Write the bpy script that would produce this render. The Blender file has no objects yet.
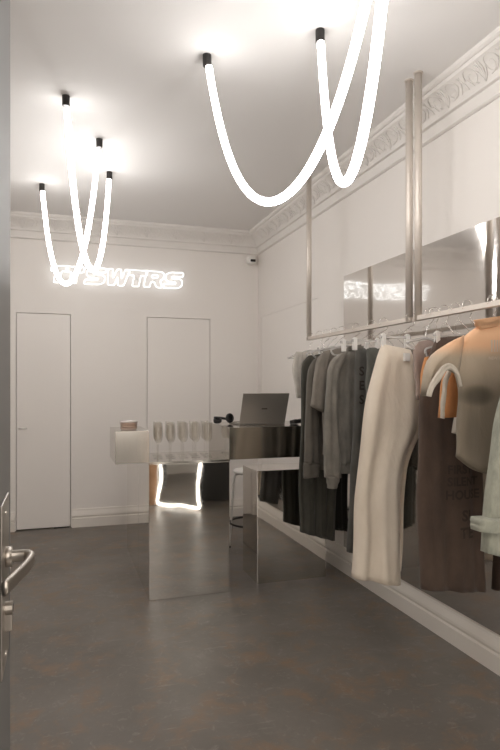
import bpy, bmesh, math, random
from mathutils import Vector, Matrix
from mathutils.bvhtree import BVHTree
random.seed(7)
SC = bpy.context.scene
COL = SC.collection
PI = math.pi
# ------------------------------------------------------------ camera, sky, exposure
cam = bpy.data.cameras.new('camera')
cam.sensor_fit = 'VERTICAL'; cam.sensor_height = 36.0
cam.lens = 591.0 * 36.0 / 750.0
cam.shift_y = 10.0 / 750.0
cam.clip_start = 0.02
camo = bpy.data.objects.new('camera', cam); COL.objects.link(camo)
camo.location = (0, 0, 1.42)
camo.rotation_euler = (PI / 2, 0, -math.radians(17.8))
SC.camera = camo
w = bpy.data.worlds.new('world'); SC.world = w; w.use_nodes = True
w.node_tree.nodes['Background'].inputs[0].default_value = (1.0, 0.92, 0.84, 1)
w.node_tree.nodes['Background'].inputs[1].default_value = 1.9
SC.view_settings.view_transform = 'Standard'
SC.view_settings.look = 'None'
SC.view_settings.gamma = 1.0
SC.view_settings.use_curve_mapping = False
SC.view_settings.exposure = 0.73
try:
    SC.cycles.use_denoising = True
    SC.cycles.max_bounces = 12; SC.cycles.transparent_max_bounces = 40
    SC.cycles.diffuse_bounces = 8
    SC.cycles.glossy_bounces = 8
    SC.cycles.sample_clamp_indirect = 6.0
except Exception:
    pass
TUBE = 11.0      # brightness of the hanging tubes
NEON = 1.2      # brightness of the sign

# ------------------------------------------------------------ materials
def mat(name, color, rough=0.6, metal=0.0, noise=None, bump=None, emit=None, trans=0.0, ior=1.45, alpha=1.0, spec=0.5, coat=0.0):
    m = bpy.data.materials.new(name); m.use_nodes = True
    nt = m.node_tree; N = nt.nodes; L = nt.links; b = N['Principled BSDF']
    b.inputs['Base Color'].default_value = (*color, 1)
    b.inputs['Roughness'].default_value = rough
    b.inputs['Metallic'].default_value = metal
    b.inputs['Specular IOR Level'].default_value = spec
    b.inputs['IOR'].default_value = ior
    b.inputs['Transmission Weight'].default_value = trans
    b.inputs['Alpha'].default_value = alpha
    b.inputs['Coat Weight'].default_value = coat
    if emit:
        b.inputs['Emission Color'].default_value = (*emit[0], 1)
        b.inputs['Emission Strength'].default_value = emit[1]
    tc = N.new('ShaderNodeTexCoord')
    if noise:   # (scale xyz, second colour, contrast lo, hi)
        mp = N.new('ShaderNodeMapping'); mp.inputs['Scale'].default_value = noise[0]
        L.new(tc.outputs['Object'], mp.inputs[0])
        n = N.new('ShaderNodeTexNoise'); n.inputs['Scale'].default_value = 1; n.inputs['Detail'].default_value = 6; n.inputs['Roughness'].default_value = 0.62
        L.new(mp.outputs[0], n.inputs[0])
        r = N.new('ShaderNodeValToRGB'); r.color_ramp.elements[0].position = noise[2]; r.color_ramp.elements[1].position = noise[3]
        r.color_ramp.elements[0].color = (*color, 1); r.color_ramp.elements[1].color = (*noise[1], 1)
        L.new(n.outputs[0], r.inputs[0]); L.new(r.outputs[0], b.inputs['Base Color'])
    if bump:    # (scale xyz, strength, distance)
        mp = N.new('ShaderNodeMapping'); mp.inputs['Scale'].default_value = bump[0]
        L.new(tc.outputs['Object'], mp.inputs[0])
        n = N.new('ShaderNodeTexNoise'); n.inputs['Scale'].default_value = 1; n.inputs['Detail'].default_value = 3
        L.new(mp.outputs[0], n.inputs[0])
        bp = N.new('ShaderNodeBump'); bp.inputs['Strength'].default_value = bump[1]; bp.inputs['Distance'].default_value = bump[2]
        L.new(n.outputs[0], bp.inputs['Height']); L.new(bp.outputs[0], b.inputs['Normal'])
    return m

def fabric(name, c, c2=None, sc=14, rough=0.92):
    c2 = c2 or tuple(v * 0.8 for v in c)
    m = mat(name, c, rough, noise=((sc, sc, sc * 0.6), c2, 0.38, 0.66), bump=((420, 420, 420), 0.25, 0.002), spec=0.15)
    nt = m.node_tree; N = nt.nodes; L = nt.links; b = N['Principled BSDF']; b.inputs['Sheen Weight'].default_value = 0.15
    tc = N.new('ShaderNodeTexCoord'); mp = N.new('ShaderNodeMapping'); mp.inputs['Scale'].default_value = (11, 11, 4.5); L.new(tc.outputs['Object'], mp.inputs[0])
    n = N.new('ShaderNodeTexNoise'); n.inputs['Scale'].default_value = 1; n.inputs['Detail'].default_value = 4; n.inputs['Distortion'].default_value = 0.8; L.new(mp.outputs[0], n.inputs[0])
    bb = N.new('ShaderNodeBump'); bb.inputs['Strength'].default_value = 0.28; bb.inputs['Distance'].default_value = 0.022; L.new(n.outputs[0], bb.inputs['Height'])
    L.new(bb.outputs[0], [q for q in N if q.type == 'BUMP' and q != bb][0].inputs['Normal'])
    return m

M = {}
M['wall'] = mat('wall_paint', (0.84, 0.805, 0.772), 0.62, bump=((60, 60, 60), 0.05, 0.002), spec=0.3)
M['door'] = mat('door_paint', (0.84, 0.805, 0.772), 0.5, spec=0.35)
M['ceiling'] = mat('ceiling_paint', (0.77, 0.752, 0.738), 0.7, spec=0.2)
M['plaster'] = mat('plaster', (0.80, 0.77, 0.74), 0.65, spec=0.3)
M['skirting'] = mat('skirting_paint', (0.78, 0.74, 0.69), 0.45)
M['gap'] = mat('gap', (0.40, 0.37, 0.34), 0.9)
M['steel'] = mat('polished_steel', (0.78, 0.755, 0.72), 0.035, 1.0, bump=((2.2, 2.2, 2.2), 0.05, 0.02))
M['satin'] = mat('satin_steel', (0.48, 0.455, 0.415), 0.12, 1.0, bump=((240, 240, 3), 0.04, 0.001))
M['panel'] = mat('steel_panel', (0.74, 0.715, 0.69), 0.06, 1.0, bump=((0.8, 1.6, 5), 0.07, 0.02))
M['pole'] = mat('brushed_steel_pole', (0.68, 0.62, 0.56), 0.42, 0.5)
M['chrome'] = mat('chrome', (0.8, 0.78, 0.75), 0.12, 1.0)
M['nickel'] = mat('satin_nickel', (0.42, 0.385, 0.345), 0.34, 1.0)
M['black'] = mat('black_plastic', (0.012, 0.011, 0.011), 0.35)
M['cap'] = mat('black_cap', (0.016, 0.013, 0.012), 0.45)
M['leaf'] = mat('dark_grey_door_paint', (0.11, 0.108, 0.105), 0.42)
M['tube'] = mat('lit_tube', (0.9, 0.9, 0.9), 0.5, emit=((1.0, 0.975, 0.95), TUBE))
M['neon'] = mat('lit_neon', (0.9, 0.9, 0.9), 0.5, emit=((0.93, 0.98, 1.0), NEON))
M['frame_light'] = mat('lit_mirror_frame', (0.9, 0.9, 0.9), 0.5, emit=((1.0, 0.95, 0.86), 4.0))
M['mirror'] = mat('mirror_glass', (0.85, 0.87, 0.86), 0.01, 1.0)
M['glass'] = mat('clear_glass', (1, 1, 1), 0.0, trans=1.0, ior=1.45)
def thin_glass(name, tint=(1, 1, 1), k=1.0, rough=0.02):
    m = bpy.data.materials.new(name); m.use_nodes = True; nt = m.node_tree; N = nt.nodes; L = nt.links
    N.remove(N['Principled BSDF']); out = N['Material Output']
    t = N.new('ShaderNodeBsdfTransparent'); t.inputs[0].default_value = (*tint, 1)
    g = N.new('ShaderNodeBsdfGlossy'); g.inputs['Roughness'].default_value = rough
    fr = N.new('ShaderNodeLayerWeight'); fr.inputs[0].default_value = 0.5
    pw = N.new('ShaderNodeMath'); pw.operation = 'POWER'; pw.inputs[1].default_value = 3.5; L.new(fr.outputs['Facing'], pw.inputs[0])
    mm = N.new('ShaderNodeMath'); mm.operation = 'MULTIPLY_ADD'; mm.inputs[1].default_value = k * .7; mm.inputs[2].default_value = 0.04 * k; mm.use_clamp = True
    mx = N.new('ShaderNodeMixShader'); L.new(pw.outputs[0], mm.inputs[0]); L.new(mm.outputs[0], mx.inputs[0])
    L.new(t.outputs[0], mx.inputs[1]); L.new(g.outputs[0], mx.inputs[2]); L.new(mx.outputs[0], out.inputs[0]); return m
M['glass'] = thin_glass('clear_glass', (0.975, 0.97, 0.96), 0.9)
M['pane'] = thin_glass('window_pane', (0.97, 0.97, 0.96), 1.0, 0.0)
M['acrylic'] = mat('frosted_acrylic', (0.86, 0.84, 0.81), 0.25, trans=0.55, ior=1.3)
M['white'] = mat('white_plastic', (0.78, 0.76, 0.73), 0.4)
M['laptop'] = mat('laptop_grey_aluminium', (0.40, 0.37, 0.335), 0.38, 0.7)
M['laptop_dark'] = mat('laptop_mark', (0.12, 0.11, 0.10), 0.4, 0.6)
M['screen'] = mat('screen', (0.02, 0.02, 0.022), 0.15)
M['wood'] = mat('brown_wood', (0.34, 0.19, 0.10), 0.5, noise=((3, 3, 30), (0.25, 0.13, 0.06), 0.35, 0.7))
M['darkwall'] = mat('dark_grey_upholstery', (0.05, 0.048, 0.045), 0.8)
# floor: worn dark polished concrete
m = M['floor'] = bpy.data.materials.new('polished_concrete'); m.use_nodes = True
nt = m.node_tree; N = nt.nodes; L = nt.links; b = N['Principled BSDF']
tc = N.new('ShaderNodeTexCoord')
def ns(scale, detail=6, rough=0.6, dist=0.0):
    n = N.new('ShaderNodeTexNoise'); n.inputs['Scale'].default_value = scale; n.inputs['Detail'].default_value = detail
    n.inputs['Roughness'].default_value = rough; n.inputs['Distortion'].default_value = dist
    L.new(tc.outputs['Object'], n.inputs[0]); return n
def ramp(src, stops):
    r = N.new('ShaderNodeValToRGB'); e = r.color_ramp.elements
    while len(e) < len(stops): e.new(0.5)
    for q, (p, c) in zip(e, stops): q.position = p; q.color = (*c, 1)
    L.new(src.outputs[0], r.inputs[0]); return r
base = ramp(ns(1.7, 8, 0.65, 0.4), [(0.30, (0.128, 0.114, 0.100)), (0.52, (0.160, 0.144, 0.128)), (0.72, (0.195, 0.177, 0.158))])
rust = ramp(ns(5.0, 5, 0.7, 0.3), [(0.50, (0, 0, 0)), (0.70, (1, 1, 1))])
chalk = ramp(ns(14.0, 6, 0.75, 1.5), [(0.56, (0, 0, 0)), (0.72, (1, 1, 1))])
def mix(a, bcol, fac, k):
    x = N.new('ShaderNodeMix'); x.data_type = 'RGBA'
    mm = N.new('ShaderNodeMath'); mm.operation = 'MULTIPLY'; mm.inputs[1].default_value = k
    L.new(fac.outputs[0], mm.inputs[0]); L.new(mm.outputs[0], x.inputs[0])
    L.new(a, x.inputs[6]); x.inputs[7].default_value = (*bcol, 1); return x.outputs[2]
c = mix(base.outputs[0], (0.22, 0.145, 0.090), rust, 0.9)
c = mix(c, (0.25, 0.235, 0.21), chalk, 0.85)
mpx = N.new('ShaderNodeMapping'); mpx.inputs['Scale'].default_value = (3, 26, 1); mpx.inputs['Rotation'].default_value = (0, 0, .6); L.new(tc.outputs['Object'], mpx.inputs[0])
sn = N.new('ShaderNodeTexNoise'); sn.inputs['Scale'].default_value = 1.3; sn.inputs['Detail'].default_value = 8; sn.inputs['Roughness'].default_value = .7; L.new(mpx.outputs[0], sn.inputs[0])
scr = ramp(sn, [(0.60, (0, 0, 0)), (0.70, (1, 1, 1))])
c = mix(c, (0.30, 0.28, 0.25), scr, 0.65)
L.new(c, b.inputs['Base Color'])
rr = ramp(ns(2.6, 6, 0.6), [(0.3, (0.33, 0.33, 0.33)), (0.7, (0.46, 0.46, 0.46))]); L.new(rr.outputs[0], b.inputs['Roughness'])
bpn = N.new('ShaderNodeBump'); bpn.inputs['Strength'].default_value = 0.10; bpn.inputs['Distance'].default_value = 0.01
L.new(ns(16, 6).outputs[0], bpn.inputs['Height']); L.new(bpn.outputs[0], b.inputs['Normal'])
b.inputs['Specular IOR Level'].default_value = 0.5

F = {
 'sheer': fabric('sheer_white', (0.66, 0.62, 0.56)),
 'skirt': fabric('near_black', (0.022, 0.021, 0.018)),
 'dress': fabric('dark_olive', (0.075, 0.072, 0.060)),
 'jacket': fabric('dark_taupe', (0.145, 0.130, 0.110)),
 'tee': fabric('stone_grey', (0.27, 0.24, 0.205), (0.20, 0.18, 0.155)),
 'sweat': fabric('washed_grey', (0.255, 0.235, 0.205), (0.17, 0.16, 0.14), 10),
 'trousers_print': fabric('dark_slate', (0.115, 0.11, 0.10)),
 'shorts': fabric('slate_green', (0.13, 0.13, 0.115)),
 'cream': fabric('cream_cotton', (0.80, 0.71, 0.60), (0.72, 0.63, 0.52), 5),
 'tank': fabric('mauve', (0.40, 0.31, 0.27)),
 'orange': fabric('apricot', (0.66, 0.31, 0.13), (0.56, 0.25, 0.10), 8),
 'brown': fabric('brown_velvet', (0.115, 0.080, 0.062), (0.085, 0.060, 0.048), 7),
 'ivory': fabric('ivory', (0.66, 0.60, 0.52)),
 'sage': fabric('sage', (0.40, 0.40, 0.33), (0.30, 0.31, 0.26), 30),
 'ink': mat('dark_ink', (0.035, 0.027, 0.023), 0.9),
 'pale_ink': mat('pale_ink', (0.62, 0.52, 0.43), 0.9),
}
# printed tee: apricot shoulders, grey-brown printed torso below
def tee_material():
    m = fabric('printed_torso_fabric', (0.52, 0.435, 0.34), (0.47, 0.39, 0.30), 9)
    nt = m.node_tree; N = nt.nodes; L = nt.links; b = N['Principled BSDF']
    old = b.inputs['Base Color'].links[0].from_socket
    tc = N.new('ShaderNodeTexCoord'); sx = N.new('ShaderNodeSeparateXYZ'); va = N.new('ShaderNodeVectorMath'); va.operation = 'ADD'; va.name = 'origin'
    L.new(tc.outputs['Object'], va.inputs[0]); L.new(va.outputs[0], sx.inputs[0])
    def rng(sock, a, bb):
        r = N.new('ShaderNodeMapRange'); r.interpolation_type = 'SMOOTHSTEP'
        r.inputs[1].default_value = a; r.inputs[2].default_value = bb
        L.new(sock, r.inputs[0]); return r.outputs[0]
    def mx(fac, a, c):
        x = N.new('ShaderNodeMix'); x.data_type = 'RGBA'; L.new(fac, x.inputs[0]); L.new(a, x.inputs[6]); x.inputs[7].default_value = (*c, 1); return x.outputs[2]
    def math_(op, a, bv):
        q = N.new('ShaderNodeMath'); q.operation = op; L.new(a, q.inputs[0])
        if isinstance(bv, float): q.inputs[1].default_value = bv
        else: L.new(bv, q.inputs[1])
        return q.outputs[0]
    def blob(cx, cz, rx, rz):   # printed patch, 1 in its middle
        u = math_('MULTIPLY', math_('SUBTRACT', sx.outputs[0], cx), 1.0 / rx)
        v = math_('MULTIPLY', math_('SUBTRACT', sx.outputs[2], cz), 1.0 / rz)
        d = math_('ADD', math_('MULTIPLY', u, u), math_('MULTIPLY', v, v))
        return rng(d, 1.0, 0.0)
    c = old
    c = mx(rng(sx.outputs[2], 1.50, 1.36), c, (0.29, 0.245, 0.19))
    c = mx(math_('MULTIPLY', blob(1.70, 1.375, 0.10, 0.055), 0.75), c, (0.09, 0.078, 0.06))
    c = mx(math_('MULTIPLY', blob(1.96, 1.375, 0.10, 0.055), 0.75), c, (0.09, 0.078, 0.06))
    c = mx(math_('MULTIPLY', blob(1.80, 1.16, 0.02, 0.016), 0.8), c, (0.06, 0.05, 0.04))
    c = mx(math_('MULTIPLY', blob(1.68, 1.20, 0.05, 0.16), 0.4), c, (0.12, 0.10, 0.08))
    c = mx(math_('MULTIPLY', blob(1.79, 1.06, 0.09, 0.012), 0.5), c, (0.12, 0.10, 0.08))
    c = mx(rng(sx.outputs[2], 1.525, 1.60), c, (0.80, 0.49, 0.30))
    L.new(c, b.inputs['Base Color'])
    return m
F['print'] = tee_material()

# ------------------------------------------------------------ mesh helpers
def link(name, me, m=None, parent=None, smooth=False):
    o = bpy.data.objects.new(name, me); COL.objects.link(o)
    if m is not None: me.materials.append(m)
    if smooth:
        for p in me.polygons: p.use_smooth = True
    if parent is not None: o.parent = parent
    return o
def from_bm(name, bm, m, parent=None, smooth=False, origin=None):
    if origin is not None: bmesh.ops.translate(bm, verts=bm.verts, vec=-Vector(origin))
    bmesh.ops.recalc_face_normals(bm, faces=bm.faces)
    me = bpy.data.meshes.new(name); bm.to_mesh(me); bm.free()
    o = link(name, me, m, parent, smooth)
    if origin is not None: o.location = origin
    return o
def empty(name, loc, label=None, cat=None, group=None, rz=0):
    o = bpy.data.objects.new(name, None); COL.objects.link(o); o.location = loc; o.rotation_euler = (0, 0, rz)
    o.empty_display_size = 0.05
    tag(o, label, cat, group); return o
def tag(o, label=None, cat=None, group=None, kind=None):
    if label: o['label'] = label
    if cat: o['category'] = cat
    if group: o['group'] = group
    if kind: o['kind'] = kind
    return o
def struct(o, label=None): o['kind'] = 'structure'; return tag(o, label)
def box(bm, x0, x1, y0, y1, z0, z1, bevel=0.0, seg=2):
    r = bmesh.ops.create_cube(bm, size=1)
    bmesh.ops.transform(bm, matrix=Matrix.Translation(((x0 + x1) / 2, (y0 + y1) / 2, (z0 + z1) / 2)) @ Matrix.Diagonal((x1 - x0, y1 - y0, z1 - z0, 1)), verts=r['verts'])
    if bevel:
        es = list({e for v in r['verts'] for e in v.link_edges})
        bmesh.ops.bevel(bm, geom=es, offset=bevel, segments=seg, affect='EDGES', profile=0.6)
def rings(bm, rs, closed_ring=True, cap0=True, cap1=True, cyclic=False):
    vs = [[bm.verts.new(p) for p in r] for r in rs]
    n = len(rs[0]); k = len(rs)
    for i in range(k if cyclic else k - 1):
        a = vs[i]; b_ = vs[(i + 1) % k]
        for j in range(n if closed_ring else n - 1):
            j2 = (j + 1) % n
            bm.faces.new((a[j], a[j2], b_[j2], b_[j]))
    if not cyclic:
        if cap0: bm.faces.new(vs[0])
        if cap1: bm.faces.new(list(reversed(vs[-1])))
def tube(bm, pts, r, n=10, cyclic=False, radii=None):
    pts = [Vector(p) for p in pts]; k = len(pts); rs = []
    t0 = None; up = None
    for i, p in enumerate(pts):
        if cyclic: t = (pts[(i + 1) % k] - pts[i - 1])
        else: t = pts[min(i + 1, k - 1)] - pts[max(i - 1, 0)]
        t.normalize()
        if up is None:
            up = Vector((0, 0, 1)) if abs(t.z) < 0.9 else Vector((1, 0, 0))
        up = (up - t * up.dot(t)).normalized()
        s = t.cross(up)
        rad = radii[i] if radii else r
        rs.append([p + (up * math.cos(2 * PI * j / n) + s * math.sin(2 * PI * j / n)) * rad for j in range(n)])
    rings(bm, rs, cyclic=cyclic)
def lathe(bm, prof, c, n=24, cap0=True, cap1=True):
    rings(bm, [[Vector((c[0] + r * math.cos(2 * PI * j / n), c[1] + r * math.sin(2 * PI * j / n), c[2] + z)) for j in range(n)] for r, z in prof], cap0=cap0, cap1=cap1)
def smooth_pts(P, n=8, cyclic=False):
    out = []; k = len(P); P = [Vector(p) for p in P]
    rngi = range(k if cyclic else k - 1)
    for i in rngi:
        if cyclic: a, b_, c_, d = P[i - 1], P[i], P[(i + 1) % k], P[(i + 2) % k]
        else: a, b_, c_, d = P[max(i - 1, 0)], P[i], P[i + 1], P[min(i + 2, k - 1)]
        for q in range(n):
            t = q / n
            out.append(0.5 * ((2 * b_) + (c_ - a) * t + (2 * a - 5 * b_ + 4 * c_ - d) * t * t + (3 * b_ - a - 3 * c_ + d) * t ** 3))
    if not cyclic: out.append(P[-1])
    return out

# ------------------------------------------------------------ room shell
XL, XR, YF, YB, ZC = -1.35, 2.07, 0.75, 6.16, 3.07
bm = bmesh.new(); box(bm, XL - 0.15, XR + 0.15, -0.6, YB + 0.3, -0.1, 0)
struct(from_bm('floor', bm, M['floor']), 'dark worn polished concrete floor')
bm = bmesh.new(); box(bm, XL - 0.15, XR + 0.15, 0.15, YB + 0.3, ZC, ZC + 0.1)
struct(from_bm('ceiling', bm, M['ceiling']), 'plain white ceiling')
bm = bmesh.new(); box(bm, -9, 9, -14, -0.6, -0.12, -0.02)
struct(from_bm('ground', bm, mat('asphalt', (0.10, 0.095, 0.09), .85, noise=((5, 5, 5), (.07, .066, .062), .4, .6))), 'asphalt street outside the entrance')
def wall(name, axis, pos, thick, u0, u1, openings, label):
    """wall in the plane axis=pos, from u0 to u1, with openings (a, b, z0, z1)"""
    bm = bmesh.new()
    def bx(a, b_, z0, z1, p0=0.0):
        if b_ - a < 1e-4 or z1 - z0 < 1e-4: return
        lo, hi = sorted((pos + p0, pos + thick))
        if axis == 'y': box(bm, a, b_, lo, hi, z0, z1)
        else: box(bm, lo, hi, a, b_, z0, z1)
    cur = u0
    for a, b_, z0, z1 in sorted(openings):
        bx(cur, a, 0, ZC); bx(a, b_, z1, ZC); bx(a, b_, 0, z0); cur = b_
    bx(cur, u1, 0, ZC)
    return struct(from_bm(name, bm, M['wall']), label)
DT = 2.126
D1 = (-0.41, 0.10); D2 = (0.855, 1.53); D3 = (4.57, 6.06)
wall('wall_back', 'y', YB, 0.12, XL - 0.15, XR + 0.15, [(D1[0], D1[1], 0, DT), (D2[0], D2[1], 0, DT)], 'off-white back wall with two flush doors')
wall('wall_right', 'x', XR, 0.12, 0.15, YB, [(D3[0], D3[1], 0, DT + .03)], 'off-white right wall behind the clothes rails')
wall('wall_left', 'x', XL, -0.12, 0.15, YB, [], 'off-white left wall')
wall('wall_front', 'y', YF, -0.60, XL, XR, [(-0.13, 1.0, 0, 2.35), (1.12, 1.98, 0.95, 2.3)], 'front wall with the open doorway')
# backing behind the flush doors, closing the gaps
bm = bmesh.new(); box(bm, XL, XR + .12, YB + 0.12, YB + 0.14, 0, ZC); box(bm, XR + 0.12, XR + 0.14, 0.2, YB + .12, 0, ZC)
struct(from_bm('wall_backing', bm, M['gap']))
G_ = 0.005
def flush(name, axis, pos, a, b_, top, label):
    bm = bmesh.new()
    if axis == 'y': box(bm, a + G_, b_ - G_, pos + 0.002, pos + 0.045, 0.012, top - G_, 0.0015)
    else: box(bm, pos + 0.002, pos + 0.045, a + G_, b_ - G_, 0.012, top - .0015, 0.0005)
    return struct(from_bm(name, bm, M['door']), label)
d1 = flush('door_1', 'y', YB, D1[0], D1[1], DT, 'narrow flush white door at the left of the back wall')
d2 = flush('door_2', 'y', YB, D2[0], D2[1], DT, 'flush white door in the middle of the back wall')
d3 = flush('door_3', 'x', XR, D3[0], D3[1], DT + .03, 'wide flush door in the right wall near the corner')
bm = bmesh.new(); tube(bm, [(-0.375, YB + .003, 1.0), (-0.375, YB - .04, 1.0)], 0.009); tube(bm, [(-0.385, YB - .04, 1.0), (-0.31, YB - .045, 1.0)], 0.009)
from_bm('door_handle', bm, M['white'], d1, True)
bm = bmesh.new(); box(bm, -0.06, 0.085, YB - 0.004, YB + .03, 0.0, 0.012); from_bm('gap_shade_strip', bm, M['black'], d1)  # black strip added as the shade in the slot under the door
bm = bmesh.new(); box(bm, 0.30, 0.36, YB - 0.009, YB, 2.2, 2.26)
bm.free()

def extrude_profile(bm, prof, p0, p1, inward, mitre0=0, mitre1=0):
    """profile [(distance from wall, z)] swept from p0 to p1 (xy), inward = unit xy into the room; mitre shortens the ends with distance"""
    p0 = Vector((*p0, 0)); p1 = Vector((*p1, 0)); d = (p1 - p0).normalized(); n = Vector((*inward, 0))
    a = [p0 + n * q + d * (q * mitre0) + Vector((0, 0, z)) for q, z in prof]
    b_ = [p1 + n * q - d * (q * mitre1) + Vector((0, 0, z)) for q, z in prof]
    rings(bm, [a, b_])
BASE = [(0, 0), (0.030, 0), (0.030, 0.088), (0.020, 0.096), (0.020, 0.104), (0.028, 0.112), (0.026, 0.128), (0.014, 0.165), (0.012, 0.18), (0, 0.18)]
def baseboard(name, runs, label):
    bm = bmesh.new()
    for r in runs: extrude_profile(bm, BASE, *r)
    return struct(from_bm(name, bm, M['skirting']), label)
baseboard('baseboard_right', [((XR, YF), (XR, D3[0] - .01), (-1, 0))], 'moulded skirting board along the right wall')
baseboard('baseboard_back', [((XL, YB), (D1[0] - .01, YB), (0, -1)), ((D1[1] + .01, YB), (D2[0] - .01, YB), (0, -1)), ((D2[1] + .01, YB), (XR, YB), (0, -1))], 'moulded skirting board along the back wall')
baseboard('baseboard_left', [((XL, YF), (XL, YB), (1, 0), 0, 1)], 'moulded skirting board along the left wall')
# cornice
COR = [(0, ZC), (0.150, ZC), (0.150, ZC - .022), (0.138, ZC - .030), (0.128, ZC - .030), (0.122, ZC - .045), (0.108, ZC - .052), (0.085, ZC - .065), (0.062, ZC - .085),
       (0.045, ZC - .112), (0.038, ZC - .135), (0.044, ZC - .140), (0.040, ZC - .150), (0.020, ZC - .152), (0.014, ZC - .205), (0.024, ZC - .209), (0.024, ZC - .219), (0.012, ZC - .226), (0, ZC - .226)]
bm = bmesh.new()
extrude_profile(bm, COR, (XR, YF), (XR, YB), (-1, 0), 1, 1)
extrude_profile(bm, COR, (XL, YB), (XR, YB), (0, -1), 1, 1)
extrude_profile(bm, COR, (XL, YF), (XL, YB), (1, 0), 1, 1)
extrude_profile(bm, COR, (XL, YF), (XR, YF), (0, 1), 1, 1)
struct(from_bm('trim_1', bm, M['plaster']), 'white plaster cornice round the ceiling')
# leaf-scroll relief on the cove of the cornice
def cove(t):   # t 0 bottom .. 1 top : (distance, z)
    pts = COR[10:4:-1]; q = t * (len(pts) - 1); i = min(int(q), len(pts) - 2); f_ = q - i
    return pts[i][0] * (1 - f_) + pts[i + 1][0] * f_, pts[i][1] * (1 - f_) + pts[i + 1][1] * f_
def relief(bm, place, u0, u1):
    step = 0.30; k = int((u1 - u0) / step)
    for i in range(k):
        c = u0 + (i + .5) * step
        for sgn in (-1, 1):      # two scrolls
            pts = []; rad = []
            for q in range(22):
                th = q / 21 * 2.6 * PI; r = 0.052 * (1 - q / 26)
                u = c + sgn * (0.072 + r * math.cos(th) * 0.95); t = 0.45 + r * 8.2 * math.sin(th)
                pts.append(place(u, min(1.02, max(-0.05, t)), 0.006)); rad.append(0.0030 * (1 - q / 34))
            tube(bm, pts, 0.008, 5, radii=rad)
            for la in (0.3, 1.0, 1.8):   # leaves off the scroll
                pts = [place(c + sgn * (0.03 + la * 0.05 + s_ * 0.035), 0.15 + 0.28 * s_ * la, 0.004) for s_ in (0, .4, .8, 1.2)]
                tube(bm, pts, 0.008, 5, radii=[0.002, 0.004, 0.004, 0.001])
        for a in range(-2, 3):   # palmette
            pts = [place(c + math.sin(a * .45) * .045 * s_, 0.02 + math.cos(a * .45) * .85 * s_, 0.005) for s_ in (0, .35, .7, 1)]
            tube(bm, pts, 0.008, 5, radii=[0.002, 0.005, 0.006, 0.002])
def place_r(u, t, o): d, z = cove(min(max(t, 0), 1)); return (XR - d - o, u, z)
def place_b(u, t, o): d, z = cove(min(max(t, 0), 1)); return (u, YB - d - o, z)
bm = bmesh.new(); relief(bm, place_r, 1.7, 6.05); relief(bm, place_b, -1.1, 1.95)
struct(from_bm('trim_2', bm, M['plaster'], None, True), 'leaf scroll relief on the plaster cornice')
# doorway reveal in brown wood and the shop window glazing on the front wall
bm = bmesh.new(); box(bm, 1.0, 1.10, YF - .02, YF + 0.035, 0, 2.42); box(bm, -0.23, -0.13, YF, YF + 0.035, 0, 2.42); box(bm, -0.23, 1.10, YF, YF + .035, 2.35, 2.42)
struct(from_bm('trim_3', bm, M['wood']), 'brown wooden architrave round the entrance')
bm = bmesh.new(); box(bm, 1.12, 1.98, YF - .30, YF - .29, 0.95, 2.3)
wn = struct(from_bm('window_1', bm, M['pane']), 'shop window beside the entrance')
bm = bmesh.new()
for a in (1.12, 1.94): box(bm, a, a + .04, YF - .32, YF - .25, .95, 2.3)
for z in (.95, 2.26): box(bm, 1.12, 1.98, YF - .32, YF - .25, z, z + .04)
from_bm('window_frame', bm, M['leaf'], wn)

bm = bmesh.new(); box(bm, 1.12, XR, YF, YF + .02, 0, .93); box(bm, 1.12, XR, YF - .02, YF + .05, .93, .955, .003)
struct(from_bm('trim_4', bm, M['darkwall']), 'dark panelling and sill below the shop window')
# ------------------------------------------------------------ open entrance door at the left edge
door = empty('entrance_door', (-0.105, 0.2, 0), 'dark grey painted entrance door standing open at the left edge, with long metal handle plate', 'door')
def on(parent, bm, name, m, smooth=False):
    bmesh.ops.translate(bm, verts=bm.verts, vec=-parent.location)
    return from_bm(name, bm, m, parent, smooth)
XD = -0.084
bm = bmesh.new(); box(bm, XD - 0.042, XD, 0.2, 1.125, 0.008, 2.33, 0.002); on(door, bm, 'leaf', M['leaf'])
bm = bmesh.new(); box(bm, XD - .0, XD + 0.003, 0.935, 1.058, 0.985, 1.242, 0.0014); on(door, bm, 'handle_plate', M['nickel'])
bm = bmesh.new(); hz = 1.152
tube(bm, [(XD, .995, hz), (XD + .012, .995, hz)], 0.016, 20)
P = smooth_pts([(XD + .006, .995, hz), (XD + .024, .995, hz), (XD + .036, .990, hz), (XD + .041, .970, hz), (XD + .036, .93, hz), (XD + .026, .89, hz - .001), (XD + .013, .848, hz - .003)], 6)
rs = []
for i, p in enumerate(P):
    t = (P[min(i + 1, len(P) - 1)] - P[max(i - 1, 0)]).normalized(); s = Vector((0, 0, 1)); nrm = t.cross(s).normalized()
    f_ = i / (len(P) - 1); hh = .0085 + .002 * f_; ww = .0085 - .0045 * f_
    rs.append([p + s * hh * math.copysign(abs(math.sin(2 * PI * j / 16)) ** .7, math.sin(2 * PI * j / 16)) + nrm * ww * math.copysign(abs(math.cos(2 * PI * j / 16)) ** .7, math.cos(2 * PI * j / 16)) for j in range(16)])
rings(bm, rs); on(door, bm, 'lever_handle', M['nickel'], True)
bm = bmesh.new()
tube(bm, [(XD, .985, 1.075), (XD + .014, .985, 1.075)], 0.0105, 20); box(bm, XD, XD + .014, .979, .991, 1.040, 1.072, .003)
cyl = on(door, bm, 'lock_cylinder', M['nickel'], False)
bm = bmesh.new(); box(bm, XD + .0142, XD + .0148, .9840, .9862, 1.069, 1.081); on(door, bm, 'keyhole', M['black']).parent = cyl
bm = bmesh.new()
for z in (1.222, 1.003): tube(bm, [(XD + .003, .992, z), (XD + .0042, .992, z)], 0.004, 12)
on(door, bm, 'screw', M['chrome'])
bm = bmesh.new()
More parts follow.
